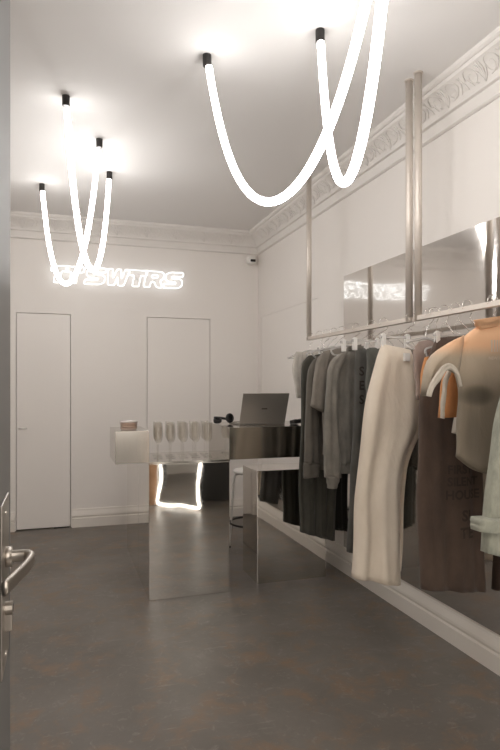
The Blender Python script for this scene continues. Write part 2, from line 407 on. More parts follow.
for z in (.25, 1.2, 2.1): tube(bm, [(XD - .02, .188, z - .05), (XD - .02, .188, z + .05)], 0.011, 12)
on(door, bm, 'hinge', M['nickel'], True)

# ------------------------------------------------------------ hanging tube lamps
def catenary(p0, p1, sag, n=64):
    L_ = math.hypot(p1[0] - p0[0], p1[1] - p0[1]); lo, hi = 0.01, 5.0
    for _ in range(60):
        a = (lo + hi) / 2
        if a * (math.cosh(L_ / 2 / a) - 1) > sag: lo = a
        else: hi = a
    half = L_ / 2; smax = a * math.sinh(half / a); out = []
    for i in range(n + 1):
        s = -smax + 2 * smax * i / n; x = a * math.asinh(s / a)
        f_ = (x + half) / L_
        out.append(Vector((p0[0] + (p1[0] - p0[0]) * f_, p0[1] + (p1[1] - p0[1]) * f_, ZC - sag + a * (math.cosh(x / a) - 1))))
    return out
def lamp(p0, p1, sag, label):
    r = empty('tube_pendant_lamp', ((p0[0] + p1[0]) / 2, (p0[1] + p1[1]) / 2, ZC), label, 'lamp', 'looped tube lamps hung from the ceiling')
    P = catenary(p0, p1, sag)
    # the lit tube starts below the cap
    P2 = [p for p in P if p.z < ZC - 0.045]
    bm = bmesh.new(); tube(bm, P2, 0.0168, 14); on(r, bm, 'lit_tube', M['tube'], True)
    for e in (p0, p1):
        bm = bmesh.new(); lathe(bm, [(0.0, 0), (0.0215, 0), (0.0215, -.056), (0.019, -.058), (0.0, -.058)], (e[0], e[1], ZC), 20, False, False)
        on(r, bm, 'end_cap', M['cap'], False)
    return r
lamp((0.699, 2.879), (1.019, 1.689), 0.885, 'large near looped tube lamp, its left end just right of the picture middle')
lamp((1.150, 2.516), (0.845, 1.342), 0.900, 'near looped tube lamp crossing the other near one, hanging nearest the clothes rails')
lamp((0.031, 3.534), (0.363, 4.690), 0.872, 'far looped tube lamp whose front end is the tallest white line left of the sign')
lamp((-0.143, 5.141), (0.25, 4.085), 0.892, 'farthest looped tube lamp, its loop hanging lowest before the first sign letters')

# ------------------------------------------------------------ neon sign
GL = {
 'T': [[(0, 1), (1, 1), (1, .68), (.68, .68), (.68, 0), (.32, 0), (.32, .68), (0, .68)]],
 'W': [[(0, 1), (.23, 1), (.30, .42), (.42, 1), (.60, 1), (.70, .42), (.78, 1), (1, 1), (.86, 0), (.60, 0), (.51, .52), (.42, 0), (.15, 0)]],
 'R': [[(0, 0), (0, 1), (.78, 1), (.97, .86), (.97, .58), (.80, .44), (1.0, 0), (.68, 0), (.52, .34), (.33, .34), (.33, 0)], [(.32, .60), (.32, .77), (.64, .77), (.64, .60)]],
 'S': [[(.95, 1), (.25, 1), (.03, .86), (.03, .56), (.20, .40), (.62, .39), (.64, .27), (0, .27), (0, 0), (.76, 0), (.98, .14), (.98, .46), (.80, .61), (.36, .62), (.36, .74), (.95, .74)]],
}
sign = empty('neon_sign', (0.555, YB - 0.03, 2.51), 'glowing white outlined neon sign reading TTSWTRS on the back wall', 'sign')
LW = [('T', -.115, .155), ('T', .03, .17), ('S', .225, .195), ('W', .425, .22), ('T', .64, .185), ('R', .815, .195), ('S', 1.015, .195)]
for ch, x0, wd in LW:
    bm = bmesh.new(); h = 0.165; z0 = 2.43
    for poly in GL[ch]:
        P = []
        k = len(poly)
        for i in range(k):     # round each corner
            a = Vector((*poly[i - 1], 0)); b_ = Vector((*poly[i], 0)); c_ = Vector((*poly[(i + 1) % k], 0))
            for q, s in ((a, 1), (c_, 1)):
                pass
            f1 = min(0.07 / max((a - b_).length, 1e-3), .45); f2 = min(0.07 / max((c_ - b_).length, 1e-3), .45)
            P += [b_.lerp(a, f1), b_ * .5 + b_.lerp(a, f1) * .25 + b_.lerp(c_, f2) * .25, b_.lerp(c_, f2)]
        tube(bm, [(x0 + p.x * wd + (p.y) * 0.035, YB - 0.035, z0 + p.y * h) for p in P], 0.0040, 6, cyclic=True)
    nl = on(sign, bm, 'neon_letter', M['neon'], True)
    bm = bmesh.new(); xb = x0 + wd * .5 + .02; box(bm, xb - .006, xb + .006, YB - .031, YB, 2.5, 2.512); on(sign, bm, 'wall_bracket', M['white']).parent = nl
# ------------------------------------------------------------ security camera
sec = empty('security_camera', (1.965, YB - .03, 2.765), 'small white security camera high in the back right corner', 'camera')
bm = bmesh.new(); lathe(bm, [(0.001, .052), (.03, .05), (.052, .034), (.057, 0), (.05, -.03), (.03, -.045), (.001, -.05)], (1.965, YB - .085, 2.765), 24, False, False); on(sec, bm, 'housing', M['white'], True)
bm = bmesh.new(); box(bm, 1.94, 1.99, YB - .07, YB, 2.755, 2.785, .004); on(sec, bm, 'wall_mount', M['white'])
bm = bmesh.new(); box(bm, 1.940, 1.996, YB - .150, YB - .12, 2.742, 2.768, .008); on(sec, bm, 'lens_window', M['black'])

# ------------------------------------------------------------ steel wall panel
bm = bmesh.new(); box(bm, XR - 0.008, XR - 0.001, 0.80, 4.08, 0.186, 2.25, 0.0008)
tag(from_bm('steel_wall_panel', bm, M['panel'], origin=(XR, 2.4, .186)), 'polished steel mirror panel fixed to the right wall behind the clothes rails', 'wall panel')

# ------------------------------------------------------------ counter
cn = empty('sales_counter', (0.83, 4.15, 0), 'mirror-polished steel counter with an upright block and two raised boxes at its sides', 'counter')
bm = bmesh.new(); box(bm, 0.554, 1.105, 3.90, 4.45, 0.0, 0.897, 0.003); on(cn, bm, 'mirror_block', M['steel'])
bm = bmesh.new(); box(bm, 0.552, 1.107, 3.898, 4.45, 0.897, 0.912, 0.001); on(cn, bm, 'top_plate', M['satin'])
bm = bmesh.new(); box(bm, 0.338, 0.556, 3.898, 4.33, 0.908, 1.120, 0.0015); on(cn, bm, 'raised_box', M['satin'])
bm = bmesh.new(); box(bm, 1.102, 1.93, 3.898, 4.48, 0.908, 1.128, 0.0015); on(cn, bm, 'raised_box', M['satin'])
bm = bmesh.new(); box(bm, 0.554, 1.105, 4.46, 5.23, 0.0, 0.805, 0.0015)
tag(from_bm('mirror_plinth', bm, M['steel'], origin=(.83, 4.85, 0)), 'low mirrored steel plinth standing behind the upright counter block', 'plinth')
bm = bmesh.new(); box(bm, 1.338, 1.875, 4.0, 4.346, 0.0, 0.805, 0.003)
tag(from_bm('mirror_plinth', bm, M['steel'], origin=(1.6, 4.17, 0)), 'mirrored steel plinth under the raised desk box, beside the hanging dark clothes', 'plinth')

# ------------------------------------------------------------ things on the counter
lap = empty('laptop', (1.425, 4.14, 1.128), 'open grey laptop seen from behind on the raised counter box', 'laptop', rz=math.radians(2))
def boxo(parent, name, m, dims, bevel=0.0, mtx=None):
    bm = bmesh.new(); box(bm, *dims, bevel)
    if mtx is not None: bmesh.ops.transform(bm, matrix=mtx, verts=bm.verts)
    return from_bm(name, bm, m, parent)
boxo(lap, 'base', M['laptop'], (-.18, .18, 0.0, .245, .001, .015), .003)
boxo(lap, 'keyboard', M['black'], (-.155, .155, .03, .14, .015, .0165), .0005)
tilt = Matrix.Translation((0, .004, .012)) @ Matrix.Rotation(math.radians(22), 4, 'X')
lid = boxo(lap, 'lid', M['laptop'], (-.18, .18, -.006, .0, 0, .238), .0025, tilt)
boxo(lid, 'screen', M['screen'], (-.172, .172, .0001, .0012, .012, .23), .0, tilt)
boxo(lid, 'logo', M['laptop_dark'], (-.022, .022, -.0066, -.0058, .112, .121), .0, tilt)
# headphones lying at the left end of the box
hp = empty('headphones', (1.165, 4.30, 1.131), 'black headphones lying on the left end of the raised counter box', 'headphones'); hp.scale = (0.95, 1.0, 1.1)
bm = bmesh.new()
P = [(0.035 + .055 * math.cos(t) * 1.1 - .03, .03 + .06 * math.sin(t), .02 + .018 * math.sin(t * .5)) for t in [i * PI * 1.15 / 16 + .2 for i in range(17)]]
tube(bm, P, .009, 8); from_bm('headband', bm, M['black'], hp, True)
for cx, cy, cz, rx, ry in ((.050, -.02, .036, 78, 15), (-.045, -.01, .018, 14, -8)):
    mt = Matrix.Translation((cx, cy, cz)) @ Matrix.Rotation(math.radians(rx), 4, 'X') @ Matrix.Rotation(math.radians(ry), 4, 'Y')
    e = bmesh.new(); lathe(e, [(.010, -.010), (.028, -.010), (.033, -.004), (.033, .002), (.010, .003)], (0, 0, 0), 24, True, True)
    bmesh.ops.transform(e, matrix=mt, verts=e.verts); cup = from_bm('ear_cup', e, M['black'], hp, True)
    e = bmesh.new(); tube(e, [(.025 * math.cos(t), .025 * math.sin(t), .009) for t in [2 * PI * i / 24 for i in range(24)]], .0085, 8, cyclic=True)
    bmesh.ops.transform(e, matrix=mt, verts=e.verts); from_bm('ear_cushion', e, M['black'], cup, True)
# two small black card terminals at the right end
ct = empty('card_terminal', (1.66, 4.06, 1.128), 'small black card terminal right of the laptop on the raised counter box', 'card reader')
boxo(ct, 'body', M['black'], (-.03, .03, -.05, .05, .001, .028), .006, Matrix.Rotation(math.radians(-8), 4, 'X') @ Matrix.Translation((0, 0, .006)))
boxo(ct, 'keypad', M['screen'], (-.022, .022, -.04, .005, .033, .036), .001, Matrix.Rotation(math.radians(-8), 4, 'X'))
sg = empty('sunglasses', (1.755, 4.04, 1.128), 'black sunglasses standing folded beside the card terminal', 'sunglasses')
for s in (-1, 1):
    bm = bmesh.new(); P = [(s * .034 + .027 * math.cos(t), 0, .030 + .024 * math.sin(t)) for t in [2 * PI * i / 20 for i in range(20)]]
    tube(bm, P, .005, 8, cyclic=True); fr = from_bm('lens_rim', bm, M['black'], sg, True)
    bm = bmesh.new(); lathe(bm, [(.001, -.001), (.025, -.001), (.025, .001), (.001, .001)], (0, 0, 0), 20, True, True)
    bmesh.ops.transform(bm, matrix=Matrix.Translation((s * .034, 0, .030)) @ Matrix.Rotation(PI / 2, 4, 'X'), verts=bm.verts); from_bm('lens', bm, M['screen'], fr)
    bm = bmesh.new(); tube(bm, [(s * .062, .002, .04), (s * .062, .05, .035), (s * .06, .11, .008)], .0035, 6); from_bm('temple', bm, M['black'], sg, True)
bm = bmesh.new(); tube(bm, [(-.008, 0, .034), (0, -.002, .038), (.008, 0, .034)], .004, 6); from_bm('bridge', bm, M['black'], sg, True)
# glass dish on the left box
gd = empty('glass_jar', (0.437, 4.02, 1.120), 'small round glass jar with silver rim on the left raised box', 'jar')
bm = bmesh.new(); lathe(bm, [(.001, .002), (.050, .002), (.056, .008), (.058, .020), (.055, .028), (.058, .036), (.058, .050), (.054, .050), (.052, .012), (.001, .010)], (0, 0, 0), 32, True, True); from_bm('glass_body', bm, thin_glass('pinkish_glass', (.90, .82, .77), 1.6, .05), gd, True)
bm = bmesh.new(); P = [(.057 * math.cos(t), .057 * math.sin(t), .055) for t in [2 * PI * i / 32 for i in range(32)]]; tube(bm, P, .0045, 8, cyclic=True); from_bm('rim', bm, M['chrome'], gd, True)
bm = bmesh.new(); lathe(bm, [(.001, .012), (.045, .012), (.045, .022), (.001, .022)], (0, 0, 0), 24, True, True); from_bm('filling', bm, mat('dusty_pink', (.50, .43, .385), .6), gd)

# wine glasses
def glass_thing(loc, label):
    g = empty('wine_glass', loc, label, 'glass', 'wine glasses on the counter block')
    bm = bmesh.new()
    prof = [(.0006, .001), (.031, .001), (.033, .003), (.012, .006), (.0045, .012), (.0036, .02), (.0036, .095), (.006, .104), (.018, .112), (.026, .125), (.030, .145), (.031, .175), (.0295, .215), (.028, .243),
            (.0268, .243), (.0283, .215), (.0297, .175), (.0286, .146), (.0246, .127), (.0170, .1145), (.0006, .109)]
    lathe(bm, prof, (0, 0, 0), 24, True, True)
    from_bm('bowl_and_stem', bm, M['glass'], g, True)
    return g
cols = ['first', 'second', 'third', 'fourth', 'fifth']; rows = ['front', 'middle', 'back']
g0 = None
for r in range(3):
    for c_ in range(5):
        loc = (0.645 + c_ * 0.088 + r * .012, 4.10 + r * 0.105 - .02, 0.912)
        lab = 'clear stemmed wine glass, %s from the left in the %s row on the counter block' % (cols[c_], rows[r])
        if g0 is None: g0 = glass_thing(loc, lab)
        else:
            q = g0.copy(); COL.objects.link(q); q.location = loc; q['label'] = lab
            for ch in list(g0.children):
                d = ch.copy(); COL.objects.link(d); d.parent = q

# ------------------------------------------------------------ bar stool
st = empty('bar_stool', (1.60, 4.86, 0), 'bar stool with round white seat and metal legs behind the counter', 'stool')
bm = bmesh.new(); lathe(bm, [(.001, .655), (.15, .655), (.178, .662), (.186, .675), (.18, .688), (.15, .693), (.001, .690)], (0, 0, 0), 36, True, True); from_bm('seat', bm, M['white'], st, True)
for a in range(4):
    t = PI / 4 + a * PI / 2 + .25; c_, s_ = math.cos(t), math.sin(t)
    bm = bmesh.new(); tube(bm, smooth_pts([(.10 * c_, .10 * s_, .655), (.165 * c_, .165 * s_, .635), (.185 * c_, .185 * s_, .58), (.20 * c_, .20 * s_, .35), (.225 * c_, .225 * s_, .012)], 6), .010, 10)
    lg = from_bm('leg', bm, M['white'], st, True)
    bm = bmesh.new(); lathe(bm, [(.001, 0), (.014, 0), (.014, .014), (.001, .014)], (.225 * c_, .225 * s_, 0), 12); from_bm('foot_cap', bm, M['black'], lg)
bm = bmesh.new(); tube(bm, [(.212 * math.cos(t), .212 * math.sin(t), .235) for t in [2 * PI * i / 40 for i in range(40)]], .009, 8, cyclic=True); from_bm('footrest', bm, M['cap'], st, True)

# ------------------------------------------------------------ wavy lit mirror by the entrance (seen in the counter's reflection)
wm = empty('lit_wavy_mirror', (1.317, 1.055, 0.0), 'tall floor mirror with a wavy glowing frame, seen reflected in the counter block', 'mirror', rz=math.radians(45.9 + 180))
W2 = .29; P = []

pts = [(-W2, 0.03), (0, .03), (W2, .03)]
out = []
def side(s, z): return s * (W2 - .018 + .022 * math.sin(z * 9.5 + (1.2 if s > 0 else 2.6)))
outl = [(side(-1, .05), .03), (-.15, .025), (0, .03), (.15, .025), (side(1, .05), .03)]
outl += [(side(1, z), z) for z in [.1 + .07 * i for i in range(24)]]
outl += [(x, 1.80 + .03 * math.sin(x * 22)) for x in (.22, .12, 0, -.12, -.22)]
outl += [(side(-1, z), z) for z in [.1 + .07 * i for i in range(23, -1, -1)]]
bm = bmesh.new(); tube(bm, smooth_pts([(x, -.02, z) for x, z in outl], 3, True), .0135, 8, cyclic=True); from_bm('glowing_frame', bm, M['frame_light'], wm, True)
bm = bmesh.new()
rings(bm, [[Vector((x * .985, -.02, z)) for x, z in outl], [Vector((x * .985, -.005, z)) for x, z in outl]]); from_bm('mirror_glass', bm, M['mirror'], wm)
bm = bmesh.new(); box(bm, -.2, .2, .0, .02, .012, 1.7); box(bm, -.2, -.17, .02, .18, .0, .03); box(bm, .17, .2, .02, .18, .0, .03); from_bm('backing_board', bm, M['cap'], wm)

# ------------------------------------------------------------ clothes rails hung from the ceiling
RX = 1.80; RZ = 1.76
def rack(y0, y1, label):
    r = empty('clothes_rail', (RX, (y0 + y1) / 2, RZ), label, 'clothes rail', 'clothes rails hung from the ceiling')
    for y in (y0, y1):
        bm = bmesh.new(); tube(bm, [(RX, y, RZ), (RX, y, ZC - .006)], 0.0195, 20); pl = on(r, bm, 'pole', M['pole'], True)
        bm = bmesh.new(); lathe(bm, [(.001, 0), (.024, 0), (.024, -.008), (.001, -.008)], (RX, y, ZC), 20); on(r, bm, 'ceiling_flange', M['pole']).parent = pl
    bm = bmesh.new(); lo, hi = sorted((y0, y1)); box(bm, RX - .015, RX + .015, lo - .019, hi + .019, RZ, RZ + .025, .002); on(r, bm, 'rail', M['pole'])
    return r
rack(4.14, 2.785, 'far ceiling-hung steel clothes rail above the dark clothes, nearer the back wall')
rack(2.70, 1.36, 'near ceiling-hung steel clothes rail carrying the orange tees and brown trousers')

GARM = {
 'sheer': {'body': (4.1,[(1.718,1.667,1.89,1.685),(1.71,1.57,1.923,1.572),(1.718,1.323,1.923,1.321)]),
   'sleeve': (4.06,[(1.669,1.664,1.725,1.665),(1.637,1.575,1.725,1.576),(1.645,1.494,1.733,1.494),(1.677,1.324,1.733,1.323)])},
 'skirt': {'body': (3.92,[(1.823,1.66,1.991,1.677),(1.799,1.311,2.008,1.31),(1.799,0.804,2.024,0.794),(1.807,0.383,2.024,0.338)])},
 'dress': {'body': (3.8,[(1.652,1.622,1.829,1.646),(1.607,1.587,1.876,1.611),(1.615,1.316,1.876,1.314),(1.6,0.968,1.883,0.959),(1.592,0.621,1.876,0.604),(1.6,0.391,1.86,0.308)])},
 'jacket': {'body': (3.68,[(1.666,1.61,1.816,1.64),(1.637,1.508,1.877,1.523),(1.637,1.183,1.877,1.179),(1.644,0.844,1.877,0.834)]),
   'sleeve': (3.63,[(1.622,1.587,1.673,1.608),(1.586,1.533,1.651,1.547),(1.571,1.32,1.651,1.319),(1.564,1.12,1.658,1.118),(1.557,0.894,1.666,0.89)]),
   'cuff': (3.63,[(1.55,0.901,1.666,0.89),(1.55,0.795,1.658,0.803)])},
 'tee': {'body': (3.56,[(1.684,1.645,1.831,1.674),(1.663,1.572,1.861,1.587),(1.663,1.255,1.861,1.253),(1.663,0.958,1.861,0.951)]),
   'sleeve': (3.51,[(1.639,1.635,1.696,1.649),(1.59,1.582,1.675,1.57),(1.575,1.452,1.661,1.44),(1.554,1.284,1.646,1.238)])},
 'sweat': {'body': (3.34,[(1.704,1.633,1.858,1.667),(1.655,1.582,1.894,1.592),(1.642,1.327,1.901,1.325),(1.648,0.915,1.901,0.904)]),
   'hem': (3.335,[(1.646,0.922,1.898,0.912),(1.653,0.866,1.891,0.855)]),
   'collar': (3.34,[(1.725,1.633,1.83,1.654),(1.732,1.665,1.823,1.679)]),
   'sleeve': (3.28,[(1.66,1.617,1.7,1.636),(1.599,1.585,1.666,1.561),(1.565,1.524,1.632,1.5),(1.552,1.329,1.626,1.328),(1.538,1.086,1.639,1.083),(1.545,0.854,1.653,0.849)]),
   'cuff': (3.28,[(1.552,0.86,1.646,0.856),(1.565,0.786,1.619,0.783)])},
 'trousers_print': {'body': (3.16,[(1.698,1.635,1.881,1.65),(1.685,1.331,1.894,1.329),(1.671,1.033,1.894,1.025),(1.651,0.736,1.84,0.725),(1.638,0.422,1.799,0.39)])},
 'shorts': {'body': (3.02,[(1.693,1.627,1.863,1.647),(1.687,1.391,1.89,1.391),(1.674,1.196,1.904,1.192)])},
 'cream': {'body': (2.72,[(1.619,1.634,1.8,1.606),(1.583,1.508,1.824,1.489),(1.537,1.332,1.843,1.329),(1.513,1.188,1.837,1.18),(1.49,1.008,1.757,1.044),(1.473,0.828,1.72,0.888),(1.467,0.675,1.727,0.708),(1.45,0.419,1.727,0.354)]),
   'leg': (2.82,[(1.79,1.338,1.93,1.359),(1.777,1.12,1.917,1.171),(1.765,0.902,1.821,1.009),(1.74,0.685,1.79,0.764),(1.672,0.42,1.784,0.409)])},
 'tank': {'body': (2.58,[(1.736,1.637,1.813,1.649),(1.695,1.601,1.849,1.614),(1.713,1.496,1.897,1.497),(1.724,1.344,1.921,1.343)])},
 'orange_back': {'body': (2.54,[(1.785,1.596,1.951,1.619),(1.779,1.445,1.976,1.446),(1.785,1.295,1.976,1.292)]),
   'sleeve': (2.51,[(1.723,1.553,1.764,1.564),(1.703,1.494,1.746,1.494),(1.7,1.415,1.741,1.415),(1.706,1.351,1.735,1.346)])},
 'brown': {'body': (2.44,[(1.748,1.647,1.969,1.667),(1.714,1.569,1.98,1.584),(1.692,1.444,1.992,1.445),(1.664,1.348,2.004,1.345),(1.653,1.157,2.01,1.147),(1.647,0.918,2.016,0.898),(1.653,0.654,2.028,0.623),(1.664,0.433,2.034,0.383)])},
 'white_tee': {'body': (2.37,[(1.889,1.636,1.982,1.657),(1.866,1.54,2.029,1.561),(1.878,1.228,2.029,1.225)]),
   'sleeve': (2.34,[(1.831,1.609,1.888,1.619),(1.798,1.49,1.854,1.481),(1.781,1.303,1.843,1.292),(1.759,1.195,1.814,1.18)])},
 'orange_tee': {'body': (2.28,[(1.806,1.646,1.94,1.677),(1.773,1.571,1.997,1.608),(1.784,1.351,2.009,1.349),(1.795,1.167,2.009,1.161),(1.851,1.045,2.009,1.001)]),
   'sleeve': (2.24,[(1.732,1.578,1.785,1.601),(1.657,1.505,1.753,1.524),(1.631,1.442,1.737,1.443),(1.621,1.353,1.732,1.352),(1.615,1.273,1.721,1.276)]),
   'trim': (2.205,[(1.631,1.504,1.657,1.513),(1.6,1.442,1.626,1.442),(1.59,1.354,1.611,1.354),(1.585,1.276,1.606,1.271)])},
 'sheer_tee': {'body': (2.1,[(1.715,1.672,1.829,1.697),(1.654,1.636,1.914,1.669),(1.613,1.593,1.958,1.618),(1.593,1.534,1.98,1.557),(1.603,1.475,1.99,1.477),(1.623,1.416,1.99,1.416),(1.628,1.335,1.985,1.332),(1.618,1.23,1.974,1.222),(1.613,1.116,1.969,1.055,-0.057)]),
   'collar': (2.09,[(1.717,1.658,1.815,1.678),(1.696,1.7,1.836,1.722)]),
   'sleeve': (2.08,[(1.628,1.63,1.598,1.458),(1.568,1.603,1.554,1.491),(1.519,1.577,1.519,1.49),(1.476,1.552,1.495,1.457),(1.442,1.506,1.471,1.424),(1.433,1.44,1.457,1.395),(1.433,1.375,1.452,1.375)]),
   'trim': (2.045,[(1.406,1.376,1.427,1.372),(1.418,1.424,1.442,1.408),(1.446,1.46,1.47,1.44),(1.48,1.497,1.494,1.473),(1.508,1.514,1.513,1.485),(1.542,1.498,1.532,1.477),(1.566,1.465,1.552,1.453),(1.576,1.416,1.566,1.412)])},
 'sage': {'body': (1.84,[(1.734,1.578,1.901,1.613),(1.677,1.508,2.002,1.528),(1.659,1.286,2.013,1.28),(1.64,0.905,2.013,0.871)]),
   'sleeve': (1.79,[(1.632,1.521,1.697,1.559),(1.595,1.42,1.659,1.42),(1.546,1.273,1.618,1.26),(1.523,1.09,1.591,1.079),(1.501,0.944,1.573,0.932),(1.492,0.802,1.564,0.781)]),
   'strap': (1.75,[(1.431,0.936,1.546,0.928),(1.431,0.893,1.546,0.877)])},
}

# ------------------------------------------------------------ clothes
def interp(secs, n):
    """smooth the section list to n sections"""
    k = len(secs); out = []
    S = [list(s) + [0.0] * (5 - len(s)) for s in secs]
    # arc positions along the middle of the garment
    mids = [Vector(((s[0] + s[2]) / 2, (s[1] + s[3]) / 2)) for s in S]
    acc = [0]
    for i in range(1, k): acc.append(acc[-1] + max((mids[i] - mids[i - 1]).length, 1e-3))
    for q in range(n):
        t = acc[-1] * q / (n - 1); i = 0
        while i < k - 2 and acc[i + 1] < t: i += 1
        f_ = (t - acc[i]) / (acc[i + 1] - acc[i])
        a, b_, c_, d = S[max(i - 1, 0)], S[i], S[i + 1], S[min(i + 2, k - 1)]
        out.append([0.5 * ((2 * b_[e]) + (c_[e] - a[e]) * f_ * .8 + (2 * a[e] * .8 + b_[e] * (-5 * .8 + -2 * .2 * 3 + .0) + c_[e] * (4 * .8 + 2 * .2 * 3) - d[e] * .8) * f_ * f_ * 0) if False else b_[e] * (1 - f_) + c_[e] * f_ for e in range(5)])
    # light smoothing pass keeps ends
    for _ in range(2):
        o2 = [list(r) for r in out]
        for q in range(1, n - 1):
            for e in range(5): o2[q][e] = (out[q - 1][e] + 2 * out[q][e] + out[q + 1][e]) / 4
        out = o2
    return out
def garment_mesh(Y, secs, hd=0.035, folds=5, amp=0.010, seed=1, N_=56, nsec=None, grow=True, top_close=True, hollow=True):
    rnd = random.Random(seed); ph = [rnd.uniform(0, 6.28) for _ in range(6)]
    length = sum(math.hypot((a[0] + a[2] - b_[0] - b_[2]) / 2, (a[1] + a[3] - b_[1] - b_[3]) / 2) for a, b_ in zip(secs, secs[1:]))
    nsec = nsec or max(6, min(44, int(length / 0.025)))
    S = interp(secs, nsec); rs = []
    cy = Y + hd
    def ring(s, f_, kd=1.0, kw=1.0, dz=0.0):
        xl, zl, xr, zr, bulge = s; r = []
        cx, cz = (xl + xr) / 2, (zl + zr) / 2; hx, hz = (xr - xl) / 2 * kw, (zr - zl) / 2 * kw
        g_ = (0.25 + 0.75 * f_) if grow else 0.8
        for j in range(N_):
            t = 2 * PI * j / N_; c_ = math.cos(t); sn = math.sin(t)
            u = c_
            dep = math.copysign(abs(sn) ** 0.55, sn) * hd * kd
            e_ = 1 - u ** 8 if abs(u) < 1 else 0
            rip = amp * g_ * (math.sin(folds * 1.6 * u + ph[0] + f_ * 1.3) + .55 * math.sin(folds * 3.1 * u + ph[1] - f_ * 2.2) + .3 * math.sin(f_ * 9 + u * 4 + ph[2])) * e_
            if sn > 0: rip *= -.7
            wob = .004 * math.sin(f_ * 14 + ph[3] + (2 if u < 0 else 0)) * abs(u) * (1 if abs(hx) > .06 else .4)
            r.append(Vector((cx + hx * u + wob, cy + dep + rip * kd, cz + hz * u + bulge * (1 - u * u) + dz)))
        return r
    if top_close:
        rs.append(ring(S[0], 0, .12, .98, 0.004))
    for q, s in enumerate(S):
        f_ = q / (nsec - 1)
        kd = min(1, .35 + f_ * length / .07) if top_close else 1
        rs.append(ring(s, f_, kd))
    if hollow:   # turned hem and dark inside
        dx = (S[-2][0] + S[-2][2] - S[-1][0] - S[-1][2]) / 2; dz = (S[-2][1] + S[-2][3] - S[-1][1] - S[-1][3]) / 2
        l_ = math.hypot(dx, dz) or 1
        for kk, up in ((.9, .0), (.8, .03)):
            r = ring(S[-1], 1, kk * .85, 1 - (1 - kk) * .2)
            rs.append([p + Vector((dx / l_ * up, 0, dz / l_ * up)) for p in r])
    bm = bmesh.new(); rings(bm, rs)
    return bm
ROOTS = {}
def garment(key, name, m, label, cat, hd=.035, folds=5, amp=.010, mats={}, hds={}, group=None):
    data = GARM[key]; Y, secs = data['body']
    allz = [s[1] for _, ss in data.values() for s in ss]; xs = [v for s in secs for v in (s[0], s[2])]
    r = empty(name, ((min(xs) + max(xs)) / 2, Y + hd, min(allz)), label, cat, group); ROOTS[key] = r
    names = {'body': 'body', 'sleeve': 'sleeve', 'cuff': 'cuff', 'hem': 'ribbed_hem', 'collar': 'collar', 'trim': 'sleeve_trim', 'strap': 'cuff_strap', 'leg': 'second_leg'}
    objs = {}
    for i, (pn, (y, ss)) in enumerate(data.items()):
        small = pn in ('cuff', 'hem', 'collar', 'trim', 'strap')
        h_ = hds.get(pn, {'sleeve': min(hd, .03) , 'cuff': .026, 'trim': .006, 'strap': .045, 'collar': .03, 'hem': hd * .95, 'leg': .03}.get(pn, hd))
        bm = garment_mesh(y, ss, h_, folds if pn in ('body', 'leg') else 2.2, amp if pn in ('body', 'leg') else amp * .6 * (0.3 if small else 1), seed=len(key) * 7 + i * 3 + 1, grow=not small, top_close=pn not in ('cuff', 'hem', 'strap', 'trim'),
                          nsec=10 if pn in ('cuff', 'hem', 'strap', 'collar') else (28 if pn == 'trim' else None), N_=40 if pn != 'body' else 72)
        objs[pn] = on(r, bm, names.get(pn, pn), mats.get(pn, m), True)
    for a, b_ in (('cuff', 'sleeve'), ('trim', 'sleeve'), ('strap', 'sleeve')):
        if a in objs and b_ in objs: objs[a].parent = objs[b_]
    return r, objs
def hang(Y, zb, label, kind='shoulder', x0=None, x1=None, cx=RX, m=None):
    h = empty('clip_hanger' if kind == 'clip' else 'coat_hanger', (RX, Y, zb), label, 'hanger', 'hangers on the clothes rails')
    bm = bmesh.new(); top = RZ + .025
    P = [(cx, 0, zb)] + [(RX + (cx - RX) * .2, 0, RZ - .035), (RX + .022, 0, RZ - .01), (RX + .026, 0, top + .004)] + [(RX + .026 * math.cos(t), 0, top + .006 + .022 * math.sin(t)) for t in (.6, 1.2, 1.8, 2.4, 3.0)] + [(RX - .026, 0, top - .012)]
    tube(bm, [(x, Y, z) for x, _, z in smooth_pts(P, 4)], .0018, 6); on(h, bm, 'hook', M['chrome'], True)
    x0 = x0 if x0 is not None else cx - .19; x1 = x1 if x1 is not None else cx + .19
    m = m or M['acrylic']
    if kind == 'clip':
        bm = bmesh.new(); box(bm, x0 - .01, x1 + .01, Y - .005, Y + .005, zb - .006, zb + .008, .002); on(h, bm, 'bar', m)
        for x in (x0 + .012, x1 - .012):
            bm = bmesh.new(); box(bm, x - .011, x + .011, Y - .012, Y - .004, zb - .055, zb + .016, .003); box(bm, x - .011, x + .011, Y + .004, Y + .012, zb - .055, zb + .016, .003); box(bm, x - .006, x + .006, Y - .006, Y + .006, zb - .01, zb + .02)
            on(h, bm, 'clip', M['white'])
    else:
        bm = bmesh.new()
        P = smooth_pts([(x0, Y, zb - .055), (cx - .10, Y, zb - .022), (cx - .03, Y, zb - .002), (cx, Y, zb + .002), (cx + .03, Y, zb - .002), (cx + .10, Y, zb - .022), (x1, Y, zb - .055)], 5)
        tube(bm, P, .007, 8); on(h, bm, 'shoulder_arm', m, True)
        bm = bmesh.new(); tube(bm, [(x0, Y, zb - .055), (x1, Y, zb - .055)], .004, 8); on(h, bm, 'bar', m, True)
    return h

